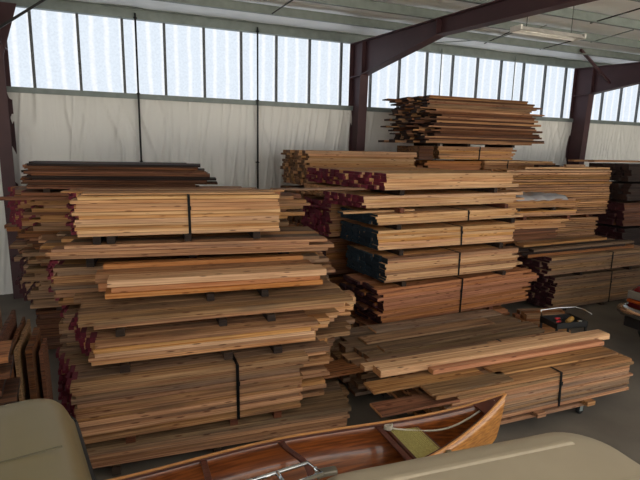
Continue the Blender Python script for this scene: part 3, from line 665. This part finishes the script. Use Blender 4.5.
for k in range(8):
    one=one_board('board',.95+.06*(k%3),.36,.045,['dark','brown','dark'][k%3],'dark',None,(-1.83+.03*(k%4),3.98,1.36+.064*k),R(4),None)
    tag(one,'short dark board in the small stack by the left edge above the tan vehicle','board','short boards stacked at the left edge')
    if k:
        mb=MB(); mb.box(-1.5,-1.46,3.99,4.38,1.36+.064*k-.0185,1.36+.064*k-.0005); mb.box(-1.0,-.96,4.03,4.40,1.36+.064*k-.0185,1.36+.064*k-.0005); mb.v=[tuple(v) for v in mb.v]
        tag(mb.build('lath',darktimber),'thin dark lath separating short boards at the left edge','lath','laths between the short boards at the left edge')
shs=empty('shelf_stand',(0,0,0)); tag(shs,'dark wooden stand carrying short boards at the left edge','stand')
for x in (-1.75,-.95):
    for y in (4.0,4.36): mb=MB(); mb.box(x,x+.06,y,y+.06,0,1.32); mb.build('leg',darktimber,shs)
mb=MB(); mb.box(-1.8,-.8,3.97,4.45,1.32,1.355); mb.build('top',darktimber,shs)

# ---------------------------------------------------------------- building
Yf=-1.5; Yw=12.86; zs=4.546; zt_=6.19; XL=-9; XR=26
def st(o): o['kind']='structure'; return o
mb=MB(); mb.box(-14,34,Yf-.2,Yw+.3,-.1,0); st(mb.build('floor',concrete))
mb=MB(); mb.box(-30,50,-45,Yf-.2,-.1,-.005); st(mb.build('ground',plain('pale_concrete_yard',(196,190,178),.8,0,.3,.1,1.)))  # unseen pale yard, added to bounce daylight up onto the ceiling
# lower wall: white vinyl liner hanging in folds
linm,nt,b=newmat('white_vinyl_liner'); N=nt.nodes;Lk=nt.links
tc=N.new('ShaderNodeTexCoord'); mp=N.new('ShaderNodeMapping'); mp.inputs['Scale'].default_value=(3.2,1,.35); Lk.new(tc.outputs['Object'],mp.inputs[0])
nz=N.new('ShaderNodeTexNoise'); nz.inputs['Scale'].default_value=2.2; nz.inputs['Detail'].default_value=4; nz.inputs['Distortion'].default_value=.8; Lk.new(mp.outputs[0],nz.inputs['Vector'])
bp=N.new('ShaderNodeBump'); bp.inputs['Strength'].default_value=.2; bp.inputs['Distance'].default_value=.06; Lk.new(nz.outputs['Fac'],bp.inputs['Height']); Lk.new(bp.outputs[0],b.inputs['Normal'])
b.inputs['Base Color'].default_value=srgb(232,232,228); b.inputs['Roughness'].default_value=.3
mb=MB(); nx,nz_=1500,40
for j in range(nz_+1):
    for i in range(nx+1):
        x=XL+(XR-XL)*i/nx; z=(zs-.1)*j/nz_
        c=noise.noise((x*1.9+.55*z+.6*noise.noise((x*.7,z*.6,0)),z*.28,1.7)); c2=noise.noise((x*4.3-.5*z,z*.3,7.7))
        ridge=max(0,1-abs(c)*9)*max(0,noise.noise((x*.6,z*.5,3))+.35)
        y=Yw-.05-.075*ridge-.05*c-.018*c2-.03*max(0,1-abs(c2)*8)
        mb.v.append((x,y,z))
for j in range(nz_):
    for i in range(nx):
        a=j*(nx+1)+i; mb.f.append((a,a+1,a+nx+2,a+nx+1)); mb.m.append(0)
st(mb.build('wall_back',linm,None,True))
mb=MB(); mb.box(XL,XR,Yw+.05,Yw+.15,0,zs); mb.box(XL,XR,Yw+.02,Yw+.15,zt_+.02,zt_+.4); st(mb.build('wall_back_cladding',galv))
# girt / sill under the panels
mb=MB(); mb.box(XL,XR,Yw-.12,Yw+.04,zs-.05,zs-.0); mb.box(XL,XR,Yw-.13,Yw-.115,zs-.12,zs); st(mb.build('trim_1',galv))
# eave strut
mb=MB(); mb.box(XL,XR,Yw-.10,Yw-.09,zt_-.02,zt_+.22); mb.box(XL,XR,Yw-.18,Yw+.02,zt_+.20,zt_+.22); mb.box(XL,XR,Yw-.14,Yw-.0,zt_-.02,zt_-.005); st(mb.build('trim_2',galv))
# translucent wall panels
pm=bpy.data.materials.new('daylit_translucent_panel'); pm.use_nodes=True; nt=pm.node_tree; N=nt.nodes; Lk=nt.links
for n in list(N): N.remove(n)
out=N.new('ShaderNodeOutputMaterial'); em=N.new('ShaderNodeEmission'); gl=N.new('ShaderNodeBsdfGlossy'); ad=N.new('ShaderNodeAddShader')
tc=N.new('ShaderNodeTexCoord'); wv=N.new('ShaderNodeTexWave'); wv.wave_type='BANDS'; wv.bands_direction='X'; wv.inputs['Scale'].default_value=1.03; wv.inputs['Distortion'].default_value=1.2
Lk.new(tc.outputs['Object'],wv.inputs['Vector'])
nz=N.new('ShaderNodeTexNoise'); nz.inputs['Scale'].default_value=22; nz.inputs['Detail'].default_value=6; Lk.new(tc.outputs['Object'],nz.inputs['Vector'])
r=N.new('ShaderNodeValToRGB'); r.color_ramp.elements[0].position=.62; r.color_ramp.elements[0].color=srgb(226,236,247); r.color_ramp.elements[1].position=.98; r.color_ramp.elements[1].color=srgb(246,250,255)
Lk.new(wv.outputs['Fac'],r.inputs[0])
mm=N.new('ShaderNodeMix'); mm.data_type='RGBA'; mm.blend_type='MULTIPLY'; mm.inputs[0].default_value=.28; Lk.new(r.outputs[0],mm.inputs[6]); Lk.new(nz.outputs['Fac'],mm.inputs[7])
Lk.new(mm.outputs[2],em.inputs['Color']); em.inputs['Strength'].default_value=1.22
Lk.new(em.outputs[0],out.inputs[0])
wdt=.9144; X0=-1.3382; k0=int((XL-X0)/wdt); k1=int((XR-X0)/wdt)
wi=1
for k in range(k0,k1+1):
    xa=X0+k*wdt; mb=MB(); n=18
    # corrugated sheet
    top=[];
    vs=[]
    for i in range(n+1):
        x=xa+.02+(wdt-.04)*i/n; y=Yw+.02+.012*math.cos(i/n*math.pi*6)
        vs.append((x,y,zs)); vs.append((x,y,zt_+.02))
    fs=[(2*i,2*i+2,2*i+3,2*i+1) for i in range(n)]
    mb.add(vs,fs); o=mb.build('window_%d'%wi,pm); o['kind']='structure'; wi+=1
mb=MB()
for k in range(k0,k1+2):
    xa=X0+k*wdt; mb.box(xa-.028,xa+.028,Yw-.04,Yw+.03,zs-.02,zt_+.02)
st(mb.build('window_frame',plain('grey_mullion',(92,96,100),.6)))
# roof: slopes gently down towards the open side
def roofz(y): return 6.42+.045*(y-Yw)
Yf=-1.5
insm,nt,b=newmat('white_roof_insulation'); N=nt.nodes;Lk=nt.links
tc=N.new('ShaderNodeTexCoord'); nz=N.new('ShaderNodeTexNoise'); nz.inputs['Scale'].default_value=1.6; nz.inputs['Detail'].default_value=6; nz.inputs['Distortion'].default_value=1.2; Lk.new(tc.outputs['Object'],nz.inputs['Vector'])
bp=N.new('ShaderNodeBump'); bp.inputs['Strength'].default_value=.6; bp.inputs['Distance'].default_value=.08; Lk.new(nz.outputs['Fac'],bp.inputs['Height']); Lk.new(bp.outputs[0],b.inputs['Normal'])
b.inputs['Base Color'].default_value=srgb(246,246,244); b.inputs['Roughness'].default_value=.35
purl=[10.7,9.2,7.7,6.2,4.7,3.2,1.7,.2]
ys=[];
mb=MB(); ny=160; nx=200
for j in range(ny+1):
    for i in range(nx+1):
        y=Yf+(Yw-Yf)*j/ny; x=XL+(XR-XL)*i/nx
        dmin=min([abs(y-p) for p in purl]+[abs(Yw-y)]); sag=.03*min(1,dmin/.7)
        mb.v.append((x,y,roofz(y)-sag+.022*noise.noise((x*1.3,y*2,0))+.02*abs(noise.noise((x*2.2+y,y*2.5,4)))))
for j in range(ny):
    for i in range(nx):
        a=j*(nx+1)+i; mb.f.append((a,a+nx+1,a+nx+2,a+1)); mb.m.append(0)
st(mb.build('ceiling',insm,None,True))
mb=MB(); mb.add([(XL,Yf,roofz(Yf)+.08),(XR,Yf,roofz(Yf)+.08),(XR,Yw+.2,roofz(Yw)+.09),(XL,Yw+.2,roofz(Yw)+.09),(XL,Yf,roofz(Yf)+.14),(XR,Yf,roofz(Yf)+.14),(XR,Yw+.2,roofz(Yw)+.15),(XL,Yw+.2,roofz(Yw)+.15)],[(0,3,2,1),(4,5,6,7),(0,1,5,4),(1,2,6,5),(2,3,7,6),(3,0,4,7)])
st(mb.build('roof_deck',galv))
for i,y in enumerate(purl):
    z=roofz(y)-.03; mb=MB(); mb.box(XL,XR,y-.004,y+.004,z-.19,z); mb.box(XL,XR,y-.004,y+.07,z-.005,z); mb.box(XL,XR,y-.07,y+.004,z-.19,z-.183); mb.box(XL,XR,y-.072,y-.066,z-.19,z-.165)
    st(mb.build('roof_beam_%d'%(i+1),galv))
# rigid frames
def frame(X,i):
    mb=MB()
    ztop=lambda y: roofz(y)-.26
    web=[(12.80,0),(12.35,0),(12.30,3.0),(12.10,5.30),(11.85,5.34),(8.9,5.68),(5.4,5.50),(1.5,5.30),(-1.3,5.2),(-1.3,ztop(-1.3)),(12.80,ztop(12.8))]
    # webs as thin plates
    def plate(poly,t):
        n=len(poly); mb.rings([[(X-t,y,z) for y,z in poly],[(X+t,y,z) for y,z in poly]])
    plate([(12.80,0),(12.35,0),(12.15,5.32),(12.10,ztop(12.1)),(12.80,ztop(12.8))],.006)
    plate([(12.10,5.30),(8.9,5.68),(8.9,ztop(8.9)),(12.10,ztop(12.1))],.006)
    plate([(8.9,5.68),(1.5,5.36),(-1.3,5.2),(-1.3,ztop(-1.3)),(8.9,ztop(8.9))],.006)
    fw=.24;ft=.02
    for a,b_ in (((12.35,0),(12.15,5.32)),((12.80,0),(12.80,6.15)),((12.10,5.30),(8.9,5.68)),((8.9,5.68),(-1.3,5.2)),((12.80,ztop(12.8)),(-1.3,ztop(-1.3))),((12.10,5.30),(12.10,ztop(12.1)-.01)),((8.9,5.68),(8.9,ztop(8.9)))):
        mb.bar((X,a[0],a[1]),(X,b_[0],b_[1]),fw,ft,up=(0,a[1]-b_[1]+.001,b_[0]-a[0]))
    mb.box(X-.12,X+.12,12.1,12.8,5.28,5.30)
    if i==1: mb.rings([[(X+.1,12.2,5.05),(X+.42,12.2,6.1),(X-.1,12.2,6.1),(X-.1,12.2,5.05)],[(X+.1,12.22,5.05),(X+.42,12.22,6.1),(X-.1,12.22,6.1),(X-.1,12.22,5.05)]])
    st(mb.build('pillar_%d'%i,steel))
for i,X in enumerate((-1.90,6.33,14.64,22.9)): frame(X,i+1)
# flange braces from purlins to frames
mb=MB(); mb.bar((-1.8,11.6,5.45),(-.85,11.75,6.2),.045,.045); st(mb.build('roof_brace_1',black))
mb=MB(); mb.bar((14.55,11.46,5.57),(12.2,10.62,6.2),.06,.06); st(mb.build('roof_brace_2',steel))
# small rods between purlins
rods=[(8.93,9.19,8.95,8.75),(9.14,7.8,9.01,6.3),(10.96,9.28,10.8,8.08),(10.87,10.77,10.73,9.2),(8.9,10.28,8.85,9.3),(3.32,10.58,3.42,9.2),(8.0,11.6,9.11,10.9),(9.11,10.9,8.81,9.6),(6.9,11.0,6.6,10.3)]
for k,(xa,ya,xb,yb) in enumerate(rods):
    mb=MB(); mb.tube([(xa,ya,roofz(ya)-.21),(xb,yb,roofz(yb)-.12)],.013,6); st(mb.build('roof_trim_%d'%(k+1),black if k%2 else galv))
# conduits along the wall
for k,(x,z0,m,lb) in enumerate([(.77,0.0,black,'black vertical pipe on the wall liner near the left column'),(3.61,0.0,black,'black vertical pipe on the wall liner halfway to the middle column'),
      (9.1,2.5,galv,'thin grey conduit on the wall behind the ragged heap'),(11.85,2.5,galv,'thin grey conduit on the wall right of the ragged heap')]):
    mb=MB(); mb.tube([(x,Yw-.17,0.0),(x,Yw-.17,zs),(x,Yw-.17,zt_+.1)],.022 if k<2 else .016,8)
    for z in (1.2,3.,zs,zt_): mb.box(x-.035,x+.035,Yw-.19,Yw-.05,z-.012,z+.012)
    o=mb.build('wall_pipe',m,None,True); tag(o,lb,'pipe')
# fluorescent fixture hanging from the frame
fx=empty('fluorescent_light',(6.95,6.72,5.33)); tag(fx,'unlit white fluorescent fixture hanging below the purple roof beam','ceiling light')
whm=plain('white_enamel',(206,204,200),.4)
mb=MB(); prof=[(-.13,.0),(-.05,.075),(.05,.075),(.13,.0),(.115,.0),(.045,.06),(-.045,.06),(-.115,.0)]
mb.rings([[(x,y,z) for y,z in prof] for x in (-.72,.72)]); mb.build('reflector',whm,fx)
for y in (-.05,.05):
    mb=MB(); mb.tube([(-.66,y,.03),(.66,y,.03)],.016,10); mb.build('tube',plain('frosted_tube',(236,236,232),.3),fx,True)
mb=MB(); mb.box(-.73,-.69,-.12,.12,.0,.08); mb.build('end_cap',whm,fx)
mb=MB(); mb.box(.69,.73,-.12,.12,.0,.08); mb.build('end_cap',whm,fx)
for x in (-.5,.5):
    mb=MB(); mb.tube([(x,0,.075),(x,.0,.72)],.006,6); mb.build('hanger',black,fx)
# side walls
wm=plain('white_wall_panel',(180,182,182),.6)
mb=MB(); mb.box(XR,XR+.1,Yf,Yw+.2,0,6.6); st(mb.build('wall_right',wm))
mb=MB(); mb.box(XL-.1,XL,Yf,Yw+.2,0,6.6); st(mb.build('wall_left',wm))

# ---------------------------------------------------------------- light: daylight comes in through the open side behind the camera
wd=bpy.data.worlds.new('sky'); sc.world=wd; wd.use_nodes=True
bg=wd.node_tree.nodes['Background']; bg.inputs['Color'].default_value=(1.0,.97,.93,1); bg.inputs['Strength'].default_value=2.0
sn=bpy.data.lights.new('sun','SUN'); sn.energy=16; sn.angle=R(.6); sn.color=(1,.95,.87); so=bpy.data.objects.new('sun',sn); COL.objects.link(so)
so.rotation_euler=(R(-14),R(6),0)

# ---------------------------------------------------------------- camera
cam=bpy.data.cameras.new('camera'); co=bpy.data.objects.new('camera',cam); COL.objects.link(co)
F,yaw,pitch,roll=501.535,.4023,.1817,.0209
cam.sensor_fit='HORIZONTAL'; cam.sensor_width=36; cam.lens=F/640*36; cam.clip_end=200; cam.clip_start=.05
f=Vector((math.sin(yaw)*math.cos(pitch),math.cos(yaw)*math.cos(pitch),-math.sin(pitch)))
r0=f.cross(Vector((0,0,1))).normalized(); u0=r0.cross(f)
rr_=math.cos(roll)*r0+math.sin(roll)*u0; uu=-math.sin(roll)*r0+math.cos(roll)*u0
M=Matrix((rr_,uu,-f)).transposed().to_4x4(); M.translation=Vector((0,0,3.4)); co.matrix_world=M
sc.camera=co
sc.view_settings.view_transform='Standard'; sc.view_settings.look='None'; sc.view_settings.gamma=1; sc.view_settings.exposure=0
sc.cycles.use_denoising=True; sc.cycles.max_bounces=8; sc.cycles.diffuse_bounces=5
